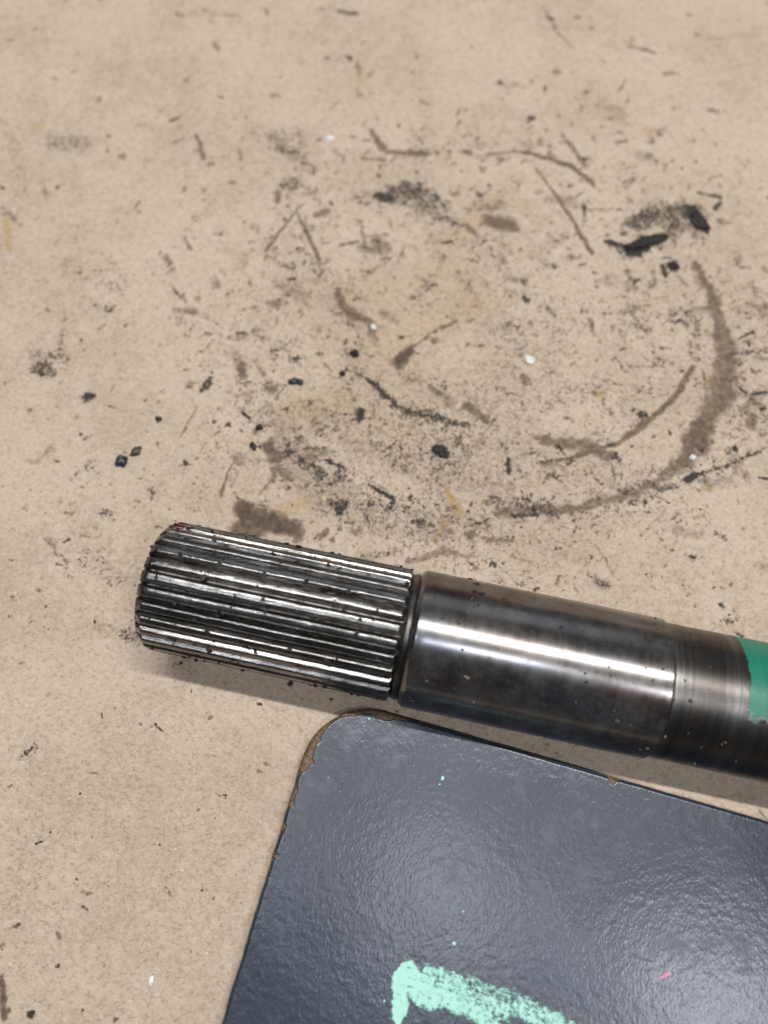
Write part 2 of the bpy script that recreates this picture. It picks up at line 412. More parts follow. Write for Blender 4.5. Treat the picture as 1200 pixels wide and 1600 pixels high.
# ================================================================= THE CARDBOARD SHEET
def build_cardboard():
    # rows get coarser away from the viewer, columns fan out; a coarse margin carries the sheet on
    ys = [-62.0]
    while ys[-1] < 246:
        ys.append(ys[-1] + 0.27 + 0.30 * max(0, ys[-1] + 60) / 300)
    lo = [-62 - d for d in (400, 250, 150, 90, 50, 25, 10, 3)]
    hi = [ys[-1] + d for d in (3, 10, 25, 50, 90, 150, 250, 400)]
    ys = np.array(lo + ys + hi)
    nx = 700
    tt = np.linspace(-1, 1, nx)
    tt = np.concatenate([-1 - np.array([5.0, 3, 1.8, 1, .5, .2, .07]), tt, 1 + np.array([.07, .2, .5, 1, 1.8, 3, 5.0])])
    half = np.interp(ys, [-462, -62, 250, 700], [88, 88, 138, 138])
    X = half[:, None] * tt[None, :]
    Y = np.repeat(ys[:, None], len(tt), 1)
    n, m = X.shape
    # photograph coordinates, only used to say where each stain lies on the sheet
    D = Y * st + CAM_H * ct
    U = 600 + FPX * X / D
    Vv = 800 - FPX * (Y * ct - CAM_H * st) / D
    wu = fnoise(X, Y, 5.0, 3) * 1.5 + fnoise(X, Y, 1.4, 5, 3) * 1.1
    wv = fnoise(X, Y, 5.0, 8) * 1.5 + fnoise(X, Y, 1.4, 9, 3) * 1.1
    oil = np.zeros_like(X); grime = np.zeros_like(X); ochre = np.zeros_like(X)
    inner = (Vv > -60) & (Vv < 1700) & (np.abs(U - 600) < 720) & (D > 30)

    def stroke(A, pts, wid, s, soft=0.45, warp=1.0):
        """a mark along pts (photo pixels), widths in pixels, strength s"""
        P = [at(*p)[:2] for p in pts]
        if not isinstance(wid, (list, tuple)): wid = [wid] * len(pts)
        sc = [math.sqrt(abs((at(p[0] + 1, p[1]) - at(*p))[0] * (at(p[0], p[1] + 1) - at(*p))[1])) for p in pts]
        W = [max(0.22, wd * k * 0.5) for wd, k in zip(wid, sc)]
        mx = max(W) * (1 + soft) + 3.0
        P = np.array(P)
        y0, y1 = P[:, 1].min() - mx, P[:, 1].max() + mx
        i0, i1 = np.searchsorted(ys, [y0, y1])
        hw = half[i0:i1].min() if i1 > i0 else 100
        hx = half[i0:i1].max() if i1 > i0 else 100
        xa, xb = P[:, 0].min() - mx, P[:, 0].max() + mx
        j0 = np.searchsorted(tt, min(xa / hw, xa / hx)); j1 = np.searchsorted(tt, max(xb / hw, xb / hx))
        if i1 <= i0 or j1 <= j0: return
        sl = (slice(i0, i1), slice(j0, j1))
        wscale = min(1.0, max(W) * 0.45) * warp
        x = X[sl] + wu[sl] * wscale; y = Y[sl] + wv[sl] * wscale
        best = np.zeros_like(x)
        if len(P) == 1: P2 = [(P[0], P[0] + 1e-4, W[0], W[0])]
        else: P2 = [(P[k], P[k + 1], W[k], W[k + 1]) for k in range(len(P) - 1)]
        for a, b, wa, wb in P2:
            ab = b - a
            t = np.clip(((x - a[0]) * ab[0] + (y - a[1]) * ab[1]) / max(1e-9, ab @ ab), 0, 1)
            d = np.hypot(x - a[0] - t * ab[0], y - a[1] - t * ab[1])
            ww = wa + (wb - wa) * t
            v = 1 - sstep(1 - soft, 1 + soft, d / ww)
            best = np.maximum(best, v)
        A[sl] = np.maximum(A[sl], best * s)

    # ---- brown oil marks; a soft one paints in the shadow left of the shaft tip
    O = [([(120, 800), (160, 860), (200, 900)], 60, .16), ([(60, 1330), (20, 1400)], 80, .14), ([(0, 1150), (120, 1260)], 70, .10), ([(150, 980), (215, 1000)], 30, .22), ([(440, 700), (500, 780), (600, 820), (700, 830)], 50, .24), ([(700, 830), (900, 860)], 40, .18), ([(480, 640), (560, 700), (660, 740), (800, 770)], 34, .24),
         ([(375, 792), (392, 812)], [26, 36], .95), ([(392, 808), (430, 818), (462, 826)], [40, 34, 28], .95),
         ([(372, 822), (400, 838)], 22, .8),
         ([(1086, 405), (1108, 452), (1128, 510), (1139, 560), (1128, 610), (1104, 655), (1088, 695), (1066, 720)],
          [10, 16, 24, 38, 40, 30, 36, 26], .62),
         ([(1086, 690), (1098, 665)], 34, .8),
         ([(1066, 720), (1040, 742), (990, 765), (940, 782), (880, 795), (836, 803)], [24, 16, 12, 16, 18, 10], .55),
         ([(1084, 572), (1066, 605), (1036, 640), (1002, 664), (968, 690), (930, 704), (890, 716), (852, 724)],
          [8, 12, 9, 11, 9, 8, 6, 4], .72),
         ([(832, 680), (872, 690), (915, 696), (958, 712)], [12, 22, 26, 10], .62),
         ([(527, 452), (536, 476), (556, 494), (582, 500)], [12, 14, 16, 8], .68), ([(578, 505), (586, 530)], 13, .5),
         ([(622, 566), (640, 545)], [22, 18], .95), ([(646, 540), (690, 508)], 5, .5), ([(678, 531)], 13, .7),
         ([(690, 512), (712, 500)], 6, .7),
         ([(762, 344), (788, 350), (812, 358)], [22, 30, 8], .72),
         ([(582, 206), (598, 232)], [10, 12], .62), ([(606, 238), (640, 238), (668, 242)], [8, 13, 8], .72),
         ([(683, 238)], 8, .7), ([(703, 237)], 7, .7), ([(725, 236), (735, 238)], 8, .7), ([(760, 240), (800, 236)], 5, .5),
         ([(800, 233), (850, 244), (892, 258), (926, 284)], [4, 7, 9, 7], .72),
         ([(877, 210), (895, 232), (912, 254)], [4, 10, 8], .55), ([(820, 236), (850, 222)], 4, .4),
         ([(838, 262), (870, 305), (896, 342), (925, 394)], [3, 4, 6, 8], .78),
         ([(416, 390), (440, 358), (466, 322)], [6, 4, 3], .72), ([(462, 330), (480, 362), (498, 405)], [3, 6, 7], .7),
         ([(495, 335), (512, 328)], 9, .6), ([(420, 690), (434, 715)], [20, 24], .72), ([(432, 730), (452, 745)], [10, 16], .6),
         ([(470, 686)], 18, .55), ([(376, 566), (382, 590)], [14, 10], .6), ([(405, 572), (410, 585)], 10, .5),
         ([(424, 608)], 15, .55), ([(672, 606), (700, 626)], [10, 16], .5), ([(730, 632), (748, 648), (764, 660)], [14, 16, 8], .6),
         ([(735, 830)], 20, .6), ([(702, 828)], 12, .5), ([(755, 840), (800, 845)], 8, .5), ([(560, 828)], 18, .45), ([(500, 840), (510, 830)], 12, .6),
         ([(520, 842)], 9, .6), ([(780, 800), (860, 792), (905, 790)], [16, 20, 8], .5), ([(345, 775), (356, 738), (366, 720)], [7, 4, 3], .6),
         ([(372, 735), (362, 760)], 4, .45), ([(282, 682), (296, 655), (308, 636)], [5, 5, 3], .45),
         ([(1180, 620), (1160, 640)], 12, .5), ([(1178, 650), (1170, 665)], 16, .55), ([(1200, 560), (1180, 556)], 8, .4),
         ([(335, 65), (342, 78)], [8, 3], .55), ([(295, 20), (380, 22)], 4, .3), ([(265, 410), (258, 402)], 12, .35),
         ([(1040, 113), (1055, 112)], 8, .5), ([(1000, 470), (1040, 462)], 3, .4), ([(1060, 430), (1075, 445)], 5, .45),
         ([(555, 300), (570, 318)], 4, .4), ([(640, 880), (690, 862), (745, 868)], [8, 14, 6], .45), ([(590, 870), (620, 860)], 10, .35),
         ([(800, 870), (830, 880)], 8, .35), ([(930, 850), (960, 900)], 5, .35), ([(740, 430), (725, 455)], 4, .35),
         ([(0, 1530), (4, 1590)], 12, .8), ([(12, 1580)], 10, .8)]
    for p, wd, s in O: stroke(oil, p, wd, s * 1.25, soft=.6)
    # ---- black grime: strength near 1 solid, low values break up into specks
    G = [([(1000, 350), (1030, 330), (1075, 330), (1095, 345)], [18, 34, 32, 16], .66), ([(1010, 345), (1050, 350)], 26, .45), ([(975, 392), (1030, 378)], 22, .55),
         ([(596, 300), (640, 305), (690, 318)], [26, 28, 20], .56), ([(560, 585), (600, 625), (650, 650), (720, 665)], [8, 16, 22, 18], .45), ([(700, 690), (720, 720), (660, 800)], 40, .30),
         ([(470, 700), (520, 760), (600, 790), (680, 800)], 46, .30), ([(300, 860), (330, 640)], 10, .2), ([(1000, 740), (1070, 750), (1150, 720)], 34, .30), ([(780, 790), (850, 800), (960, 790)], 40, .30),
         ([(740, 650), (830, 640), (950, 610)], 20, .26), ([(860, 730), (940, 745)], 26, .28), ([(640, 590), (700, 600)], 18, .36), ([(790, 575), (830, 600), (950, 600)], 22, .25), ([(440, 640), (470, 640)], 30, .3),
         ([(130, 870), (180, 905)], 26, .30), ([(200, 990), (215, 1000)], 22, .42), ([(520, 480), (560, 520), (575, 560)], 12, .32), ([(1150, 480), (1200, 500)], 30, .28), ([(1140, 640), (1190, 660)], 36, .33),
         ([(600, 900), (700, 870), (860, 900)], 30, .22), ([(420, 790), (470, 850)], 30, .25), ([(0, 180), (40, 300)], 16, .22), ([(60, 280), (0, 330)], 14, .2),
         ([(988, 390), (1010, 380), (1036, 370)], [14, 18, 10], 1.3), ([(950, 378), (985, 388)], [8, 10], 1.0),
         ([(1078, 322), (1090, 345), (1104, 360)], [10, 20, 12], 1.05), ([(985, 348), (1020, 335), (1068, 322)], [16, 30, 22], .62),
         ([(1040, 335), (1056, 356)], [26, 22], .50), ([(1092, 300), (1128, 308)], [3, 5], .9), ([(1126, 318), (1118, 325)], 8, .8),
         ([(1054, 416)], 16, 1.15), ([(1036, 416), (1040, 430)], 7, .8), ([(1010, 372), (975, 360)], 10, .5),
         ([(590, 303), (604, 308)], [14, 18], .95), ([(606, 298), (640, 292), (676, 308)], [18, 22, 24], .60),
         ([(620, 316), (660, 320), (700, 340), (745, 362)], [14, 16, 16, 12], .50), ([(700, 352), (790, 390)], 16, .12),
         ([(575, 592), (596, 612), (618, 632), (640, 646)], [4, 11, 7, 6], .85), ([(640, 646), (672, 650), (700, 658), (728, 664)], [14, 18, 10, 14], .68),
         ([(540, 575), (560, 583), (575, 592)], 3, .75), ([(684, 704), (694, 714)], [20, 14], 1.0), ([(700, 672), (722, 700), (716, 722)], [12, 30, 26], .48),
         ([(560, 652), (566, 644)], [14, 12], .95), ([(520, 655), (600, 665)], 30, .30), ([(320, 602), (326, 592)], [16, 8], .8),
         ([(64, 575), (75, 582)], [26, 18], .62), ([(60, 560), (100, 555)], 22, .38), ([(134, 622), (146, 618)], [14, 8], .85), ([(150, 628), (184, 638)], 3, .55),
         ([(85, 218), (125, 222)], [26, 34], .40), ([(405, 205), (470, 215)], [26, 34], .32), ([(425, 215), (465, 245), (485, 265)], [18, 26, 10], .45),
         ([(445, 290), (462, 284)], [14, 22], .55), ([(470, 280), (490, 300)], 16, .38), ([(105, 420), (180, 440)], [30, 36], .28), ([(125, 470), (170, 485)], 20, .26),
         ([(452, 700), (480, 720), (505, 735)], [22, 16, 10], .60), ([(468, 720), (500, 745)], 14, .5), ([(510, 718), (540, 732)], 5, .85),
         ([(576, 756), (616, 780)], [3, 6], .95), ([(616, 780), (608, 795)], 9, .7), ([(520, 785), (530, 792)], [14, 18], .82),
         ([(596, 790)], 22, .55), ([(560, 780), (590, 800)], 3, .6), ([(625, 692), (625, 715)], [6, 8], .6), ([(618, 716), (612, 728)], 7, .6),
         ([(650, 815), (666, 822)], 18, .55), ([(640, 778)], 10, .7), ([(870, 598), (940, 622)], 4, .3), ([(765, 782), (810, 784), (855, 790)], [14, 22, 26], .48),
         ([(848, 780), (858, 798)], [14, 18], .6), ([(800, 806), (838, 804)], 7, .7), ([(834, 795)], 8, 1.0), ([(795, 718), (797, 738)], 8, .75),
         ([(840, 724), (870, 718)], 5, .55), ([(1010, 750), (1040, 764)], [10, 14], .50), ([(1200, 700), (1160, 718), (1125, 730), (1088, 742)], [5, 7, 9, 10], .62),
         ([(1088, 742), (1075, 750)], [12, 12], .95), ([(1060, 760), (1030, 765)], 10, .55), ([(1150, 700)], 9, 1.0), ([(1096, 702)], 8, .8),
         ([(1200, 545), (1150, 552), (1110, 558)], [12, 5, 3], .55), ([(1150, 600), (1165, 612)], 4, .8), ([(1172, 620), (1195, 640)], [6, 12], .6),
         ([(1196, 612), (1176, 616)], 6, .7), ([(1004, 648)], 15, .9), ([(992, 640)], 6, .6), ([(760, 632), (830, 622), (940, 602)], [4, 4, 10], .35),
         ([(955, 640)], 12, .45), ([(965, 765), (990, 772)], 8, .5), ([(826, 470), (820, 462)], [10, 6], .8), ([(836, 448)], 7, .6),
         ([(925, 500), (927, 520)], [6, 8], .62), ([(1090, 500), (1092, 520)], 8, .55), ([(1070, 460), (1080, 470)], 6, .5), ([(1180, 450), (1200, 460)], 12, .35),
         ([(530, 15), (556, 20)], [4, 8], .85), ([(490, 12), (530, 14)], 3, .4), ([(295, 14), (330, 14), (382, 26)], [4, 4, 2], .42), ([(282, 22), (280, 44)], [6, 3], .40),
         ([(838, 2), (860, 28), (872, 50), (896, 72)], [2, 5, 3, 5], .55), ([(856, 26), (864, 30)], 5, .8), ([(982, 70), (1005, 75), (1030, 82)], [3, 6, 2], .60),
         ([(1040, 72), (1075, 80)], [2, 3], .50), ([(782, 128)], 10, .85), ([(788, 126), (820, 136)], 3, .45), ([(917, 143)], 6, .85), ([(829, 182)], 9, .75), ([(345, 150)], 7, .6),
         ([(952, 165), (975, 170)], 3, .5), ([(955, 186)], 9, .5), ([(1050, 168), (1064, 166)], 5, .45), ([(1170, 186)], 5, .5), ([(670, 112), (625, 108)], 3, .35), ([(750, 305)], 12, .6),
         ([(290, 124)], 8, .4), ([(205, 190), (240, 195)], 8, .32), ([(258, 400), (268, 420)], [12, 8], .50), ([(180, 346)], 7, .5), ([(288, 370), (300, 388)], 6, .5),
         ([(480, 300), (512, 318)], 12, .35), ([(560, 345), (573, 388)], 6, .5), ([(505, 408), (500, 425)], [8, 12], .55), ([(565, 420)], 8, .55), ([(420, 370), (430, 340)], 3, .3),
         ([(170, 486)], 8, .8), ([(320, 520), (328, 521)], 5, .8), ([(370, 518), (384, 518)], 4, .8), ([(360, 513)], 5, .6), ([(127, 530)], 5, .85), ([(84, 525)], 8, .45),
         ([(248, 654)], 7, .85), ([(125, 678)], 5, .9), ([(118, 650)], 8, .5), ([(232, 764), (238, 772)], 7, .85), ([(188, 720)], 9, .3), ([(262, 795)], 5, .7), ([(245, 822)], 6, .8), ([(232, 765)], 5, .8),
         ([(86, 862), (104, 878)], 6, .45), ([(124, 874)], 7, .7), ([(72, 946)], 6, .9), ([(115, 900)], 14, .38), ([(15, 962)], 6, .6), ([(148, 972)], 6, .7), ([(194, 988)], 8, .7),
         ([(40, 1176), (46, 1172)], [8, 5], .8), ([(36, 1180), (56, 1165)], 14, .38), ([(340, 1240), (348, 1245)], 8, .5), ([(310, 1266)], 5, .8), ([(124, 1240)], 4, .9), ([(78, 1300)], 4, .9), ([(142, 1307)], 5, .8),
         ([(128, 1578)], 6, .7), ([(46, 1586)], 11, .9), ([(56, 1318), (66, 1314)], 4, .7), ([(315, 1392)], 4, .9), ([(320, 1148)], 5, .5), ([(282, 1036)], 6, .95), ([(453, 1068)], 9, 1.1),
         ([(406, 1190)], 5, .7), ([(780, 905), (800, 925)], [12, 5], .45), ([(1015, 915), (1060, 935)], 4, .35), ([(1130, 878)], 6, .55), ([(870, 905)], 6, .5)]
    for p, wd, s in G: stroke(grime, p, [q * 1.15 for q in wd] if isinstance(wd, list) else wd * 1.15, s * 1.25, soft=.65)
    # ---- ochre bloom
    H = [([(700, 765), (715, 800)], [8, 14], .75), ([(693, 820), (680, 842)], 12, .6), ([(936, 614)], 13, .9), ([(1103, 590)], 12, .6), ([(1110, 760)], 13, .7),
         ([(470, 640), (540, 620)], 60, .22), ([(540, 470), (700, 440)], 90, .16), ([(640, 520), (740, 470)], 60, .22), ([(480, 780), (440, 800)], 22, .35), ([(820, 320)], 24, .3),
         ([(8, 340), (14, 385)], 10, .55), ([(560, 100), (564, 130)], 10, .35), ([(1008, 202)], 18, .4), ([(195, 72)], 16, .3), ([(50, 200), (60, 195)], 12, .35), ([(110, 430)], 50, .12), ([(700, 380), (780, 300)], 30, .2),
         ([(600, 500), (620, 650)], 120, .15)]
    for p, wd, s in H: stroke(ochre, p, wd, s, soft=0.8)
    # ---- rings of rubbed dirt left by round parts
    def ring(cx, cy, rx, ry, a0, a1, wd, s, A=None, n=26):
        pts = []
        for k in range(n + 1):
            a = math.radians(a0 + (a1 - a0) * k / n)
            pts.append((cx + rx * math.cos(a), cy + ry * math.sin(a)))
        stroke(grime if A is None else A, pts, wd, s)
    for pts_, wd_, s_, A_ in [([(375, 560), (395, 640), (445, 720), (530, 790), (640, 835), (760, 850)], [26, 44, 60, 60, 50, 40], .36, grime),
                              ([(480, 240), (445, 340), (500, 430)], [44, 34, 24], .30, grime), ([(420, 640), (480, 740), (600, 800), (760, 820)], [30, 40, 40, 30], .34, oil),
                              ([(500, 430), (520, 520), (580, 600), (680, 660), (800, 690)], [20, 24, 30, 34, 30], .30, grime), ([(470, 700), (560, 760), (700, 800)], [26, 30, 26], .42, grime),
                              ([(1150, 560), (1160, 660), (1090, 750), (960, 800)], [40, 46, 40, 30], .32, grime), ([(600, 330), (700, 350), (790, 380)], [30, 30, 20], .34, grime),
                              ([(520, 460), (600, 560), (640, 560)], [20, 20, 12], .25, oil), ([(860, 700), (760, 720), (640, 690)], [30, 30, 20], .30, grime)]:
        stroke(A_, pts_, wd_, s_, soft=.95)
    ring(800, 490, 350, 290, 70, 178, 30, .19)
    ring(790, 500, 400, 345, 60, 150, 60, .22)
    ring(770, 470, 300, 240, 178, 262, 30, .27)
    ring(700, 420, 250, 200, 150, 235, 44, .20)
    ring(840, 560, 330, 270, -5, 120, 24, .22)
    ring(720, 640, 330, 190, 30, 150, 40, .26)
    # ---- countless small specks and scuffs, thicker round the rings
    for k in range(3000):
        q = rng.random()
        if q < 0.62:
            a = rng.random() * 2 * math.pi; r = 330 + rng.normal() * 95
            u = 760 + r * math.cos(a) * 1.12; v = 560 + r * math.sin(a) * 0.88
            if v > 560 and rng.random() < 0.3: v -= 150 * rng.random()
        else:
            u = rng.uniform(-40, 1240); v = rng.uniform(-30, 1620) ** 1.0
            if rng.random() < (0.55 if v > 1050 else 0.3): continue
        L = rng.exponential(4.5) if rng.random() < .8 else rng.exponential(10); th = rng.normal() * 0.7 + (0.5 if rng.random() < 0.5 else -0.2)
        wd = rng.uniform(1.5, 5.0) * (1 + 1.0 * (rng.random() < 0.15))
        s = rng.uniform(0.28, 0.95)
        A = oil if rng.random() < 0.35 else grime
        n_ = rng.uniform(.6, 1.6)
        stroke(A, [(u, v), (u + L * math.cos(th), v + L * math.sin(th))], [wd * n_, wd * (2.2 - n_)], s * (0.9 if A is oil else 1.0), soft=.8, warp=1.6)
    for k in range(150):                             # loose patches of specks
        a = rng.random() * 2 * math.pi; rr = rng.uniform(150, 430)
        u = 760 + rr * math.cos(a) * 1.1; v = 560 + rr * math.sin(a) * .85
        if rng.random() < .3: u = rng.uniform(0, 1200); v = rng.uniform(150, 1000)
        L = rng.uniform(5, 40); th = rng.normal() * .6
        stroke(grime if rng.random() < .6 else oil, [(u, v), (u + L * math.cos(th), v + L * math.sin(th))], [rng.uniform(8, 22), rng.uniform(6, 26)], rng.uniform(.30, .62), soft=.9)
    for k in range(70):                              # longer hair-thin scuffs
        u = rng.uniform(380, 1180); v = rng.uniform(180, 850); th = rng.normal() * 0.6
        L = rng.uniform(15, 60)
        stroke(grime, [(u, v), (u + L * .5, v + L * .5 * math.tan(th)), (u + L * math.cos(th), v + L * math.sin(th))], 2.0, rng.uniform(.2, .45), warp=0.7)
    dens = np.exp(-(((U - 740) / 420) ** 2 + ((Vv - 640) / 300) ** 2))
    oil = np.maximum(oil, np.clip(0.20 * dens + 0.25 * fnoise(X, Y, 9, 45), 0, 0.34) * inner * dens)
    grime = np.maximum(grime, np.clip(0.03 + 0.24 * dens + 0.24 * fnoise(X, Y, 12, 40), 0, 0.42) * inner)
    # relief of the sheet: soft waviness, pressed fibres
    Z = fnoise(X, Y, 60, 60, 3) * 0.35 + fnoise(X, Y, 3.0, 61, 3) * 0.05 + vnoise(X, Y, 0.9, 65) * 0.05
    Z -= 0.35
    Z -= 0.04 * np.clip(oil, 0, 1)
    V = np.stack([X, Y, Z], -1).reshape(-1, 3)
    me = mesh_np('cardboard', V, grid_faces(n, m))
    attr(me, 'oil', oil); attr(me, 'grime', grime); attr(me, 'ochre', ochre)
    o = link('cardboard_ground', me, M_CARD)
    tag(o, 'stained tan cardboard sheet covering the bench under everything', kind='structure')
build_cardboard()

# ================================================================= THE SPLINED SHAFT
AX = math.radians(-11.9)
R_J = 15.0
ax_dir = np.array([math.cos(AX), math.sin(AX), 0])
ax_nrm = np.array([-math.sin(AX), math.cos(AX), 0])
P0 = np.array([-1.0, 25.6, 0.0])
shaft = bpy.data.objects.new('splined_shaft', None)
C.objects.link(shaft)
shaft.location = Vector(P0) * MM
shaft.rotation_euler = (0, 0, AX)
shaft.empty_display_size = 0.02
tag(shaft, 'oily steel shaft with splined end and green paint band, lying on cardboard', 'shaft')

def s_at(u, v, z=15.0):
    """distance along the axis of the point at height z seen at pixel (u, v)"""
    p = at(u, v, z) - P0
    return float(p @ ax_dir)

X_END = s_at(226, 945, 20) 
X_SPL = s_at(628, 985, 28)
X_J0 = s_at(640, 985, 28)
X_J1 = s_at(1053, 1050, 29)
print('shaft stations', X_END, X_SPL, X_J0, X_J1)
R_T = 14.55          # over the teeth
R_ROOT = 13.35
R_S = 14.35          # turned section
X_FAR = X_J1 + 95
NT_ = 28

def lathe(profile, seg=256, wob=0.0, seed=0):
    """profile [(x, r)] in mm round the local x axis, at height R_J"""
    pr = np.array(profile, float)
    a = np.linspace(0, 2 * np.pi, seg, endpoint=False)
    xx = np.repeat(pr[:, 0:1], seg, 1)
    rr = np.repeat(pr[:, 1:2], seg, 1)
    if wob:
        rr = rr + wob * fnoise(xx, a[None, :] * 15 + 0 * xx, 3.0, seed, 3)
    V = np.stack([xx, rr * np.cos(a)[None, :], rr * np.sin(a)[None, :] + R_J], -1).reshape(-1, 3)
    F = grid_faces(len(pr), seg, True)[:, ::-1]
    return V, F

def smooth_profile(keys, step=0.5, rnd=0.0):
    out = []
    for (x0, r0), (x1, r1) in zip(keys[:-1], keys[1:]):
        n = max(1, int(math.hypot(x1 - x0, r1 - r0) / step))
        for k in range(n): out.append((x0 + (x1 - x0) * k / n, r0 + (r1 - r0) * k / n))
    out.append(keys[-1])
    return out

# root cylinder of the splined end, with its end face
V, F = lathe(smooth_profile([(X_END + 0.9, 0.01), (X_END + 0.8, 4), (X_END, 6), (X_END, R_ROOT - 1.7), (X_END + 0.25, R_ROOT - 1.2), (X_END + 1.6, R_ROOT),
                             (X_SPL - 0.2, R_ROOT), (X_SPL + 0.1, R_ROOT - 0.1)], 0.8), 224)
spl = link('spline_section', mesh_np('spline_section', V, F), M_ROOT, shaft)

# teeth: trapezoid section with rounded, dented corners, tapered at the tip end
def tooth_mesh(ang, idx):
    nl = 110
    xs = X_END + 0.05 + (X_SPL - X_END + 0.15) * np.linspace(0, 1, nl) ** 1.0
    xs = np.sort(np.concatenate([xs, X_END + np.array([.3, .6, .9, 1.2, 1.5, 1.8, 2.1]), X_SPL - np.array([.2, .4, .6, .8, 1.0])]))
    # section: (tangential offset, radius)
    w_root, w_tip = 1.42, 0.72
    sec = [(-w_root - .10, R_ROOT - .12), (-w_root, R_ROOT + .02), (-w_root * .95, R_ROOT + .18), (-w_root * .84, R_ROOT + .36), (-w_tip - .22, R_T - .34), (-w_tip - .06, R_T - .10),
           (-w_tip + .12, R_T), (-.25, R_T + .015), (.25, R_T + .015), (w_tip - .12, R_T), (w_tip + .06, R_T - .10), (w_tip + .22, R_T - .34),
           (w_root * .84, R_ROOT + .36), (w_root * .95, R_ROOT + .18), (w_root, R_ROOT + .02), (w_root + .10, R_ROOT - .12)]
    sec = np.array(sec)
    wearp = np.array([0, .05, .25, .62, .95, 1, .9, .78, .78, .9, 1, .95, .62, .25, .05, 0])
    X = np.repeat(xs[:, None], len(sec), 1)
    T = np.repeat(sec[None, :, 0], len(xs), 0).copy()
    R = np.repeat(sec[None, :, 1], len(xs), 0).copy()
    hfrac = np.clip((R - R_ROOT) / (R_T - R_ROOT), 0, 1)
    # dents and worn edges
    seed = 100 + idx * 7
    T += 0.10 * hfrac * fnoise(X, T * 0 + idx * 9, 9, seed, 3)
    R += hfrac * (0.16 * np.minimum(0, fnoise(X, T * 1.2 + idx * 5, 4.0, seed + 2, 4) + .12) + 0.02 * fnoise(X, T + idx * 5, 1.2, seed + 3, 3))
    nick = np.clip(fnoise(X, T * 2 + idx * 5, 1.6, seed + 4, 2) - 0.46, 0, 1)
    R -= hfrac * nick * 0.8
    # tip chamfer and run-out
    d0 = X - X_END
    lim = R_T - 1.55 * np.clip(1 - d0 / 2.1, 0, 1) ** 1.25
    R = np.minimum(R, lim + 0.04 * fnoise(X, T, 1.0, seed + 6, 2))
    T *= (1 - 0.30 * np.clip(1 - d0 / 1.6, 0, 1))
    d1 = X_SPL + 0.15 - X
    R = np.minimum(R, R_T - 1.25 * np.clip(1 - d1 / 0.95, 0, 1) ** 2.0)
    R[0, :] = R_ROOT - 1.5; R[-1, :] = R_ROOT - .5
    a = ang + T / 14.0
    wear = np.clip(np.repeat(wearp[None, :], len(xs), 0) * 1.0 + 0.5 * fnoise(X, T * 2 + idx * 5, 7, seed + 8, 3) - nick * 3, 0, 1) * (.25 + .75 * sstep(0, 1.6, d0))
    V = np.stack([X, R * np.cos(a), R * np.sin(a) + R_J], -1)
    Vn = V.reshape(-1, 3)
    me = mesh_np('tooth', Vn, grid_faces(len(xs), len(sec))[:, ::-1])
    attr(me, 'wear', wear)
    dd = np.abs(((a - math.radians(28) + math.pi) % (2 * math.pi)) - math.pi)
    red = (1 - sstep(2.0, 7.5, d0)) * (1 - sstep(0.12, 0.42, dd))
    attr(me, 'redmark', red)
    return me
for k in range(NT_):
    ang = 2 * math.pi * (k + 0.35) / NT_
    link('tooth', tooth_mesh(ang, k), M_TOOTH, spl)

# neck groove, polished journal, turned section
neck = smooth_profile([(X_SPL + .0, R_ROOT - .4), (X_SPL + .15, R_ROOT + .15), (X_SPL + .7, R_ROOT + .42), (X_J0 + .0, R_ROOT + .55), (X_J0 + .12, R_ROOT + .30), (X_J0 + .35, R_ROOT + .25)], .15)
V, F = lathe(neck, 224)
link('relief_groove', mesh_np('relief_groove', V, F), M_NECK, shaft)
jr = [(X_J0 + .25, R_ROOT - .05), (X_J0 + .30, R_ROOT + .65), (X_J0 + .38, R_J - .85), (X_J0 + 1.15, R_J - .14), (X_J0 + 1.35, R_J - .03), (X_J0 + 1.7, R_J)]
jr += [(x, R_J) for x in np.arange(X_J0 + 3.4, X_J1 - .5, 1.0)]
jr += [(X_J1 - .30, R_J), (X_J1 - .14, R_J - .005), (X_J1 - .08, R_J - .03), (X_J1 + .26, R_S + .02), (X_J1 + .32, R_S - .02), (X_J1 + .34, R_S - .3)]
V, F = lathe(jr, 320)
link('journal', mesh_np('journal', V, F), M_GROUND, shaft)
pr = [(X_J1 + .30, R_S - .25), (X_J1 + .42, R_S - .06)]
x = X_J1 + .6
while x < X_FAR:
    g = 0.045 * (vnoise(np.array([x]), np.array([0.0]), 0.9, 4)[0]) + 0.05 * vnoise(np.array([x]), np.array([3.0]), 4.0, 5)[0]
    pr.append((x, R_S + g)); x += 0.25 if x < X_J1 + 40 else 2.0
pr += [(X_FAR + .3, R_S - .8), (X_FAR + .35, .05)]
V, F = lathe(pr, 256)
link('turned_section', mesh_np('turned_section', V, F), M_TURNED, shaft)

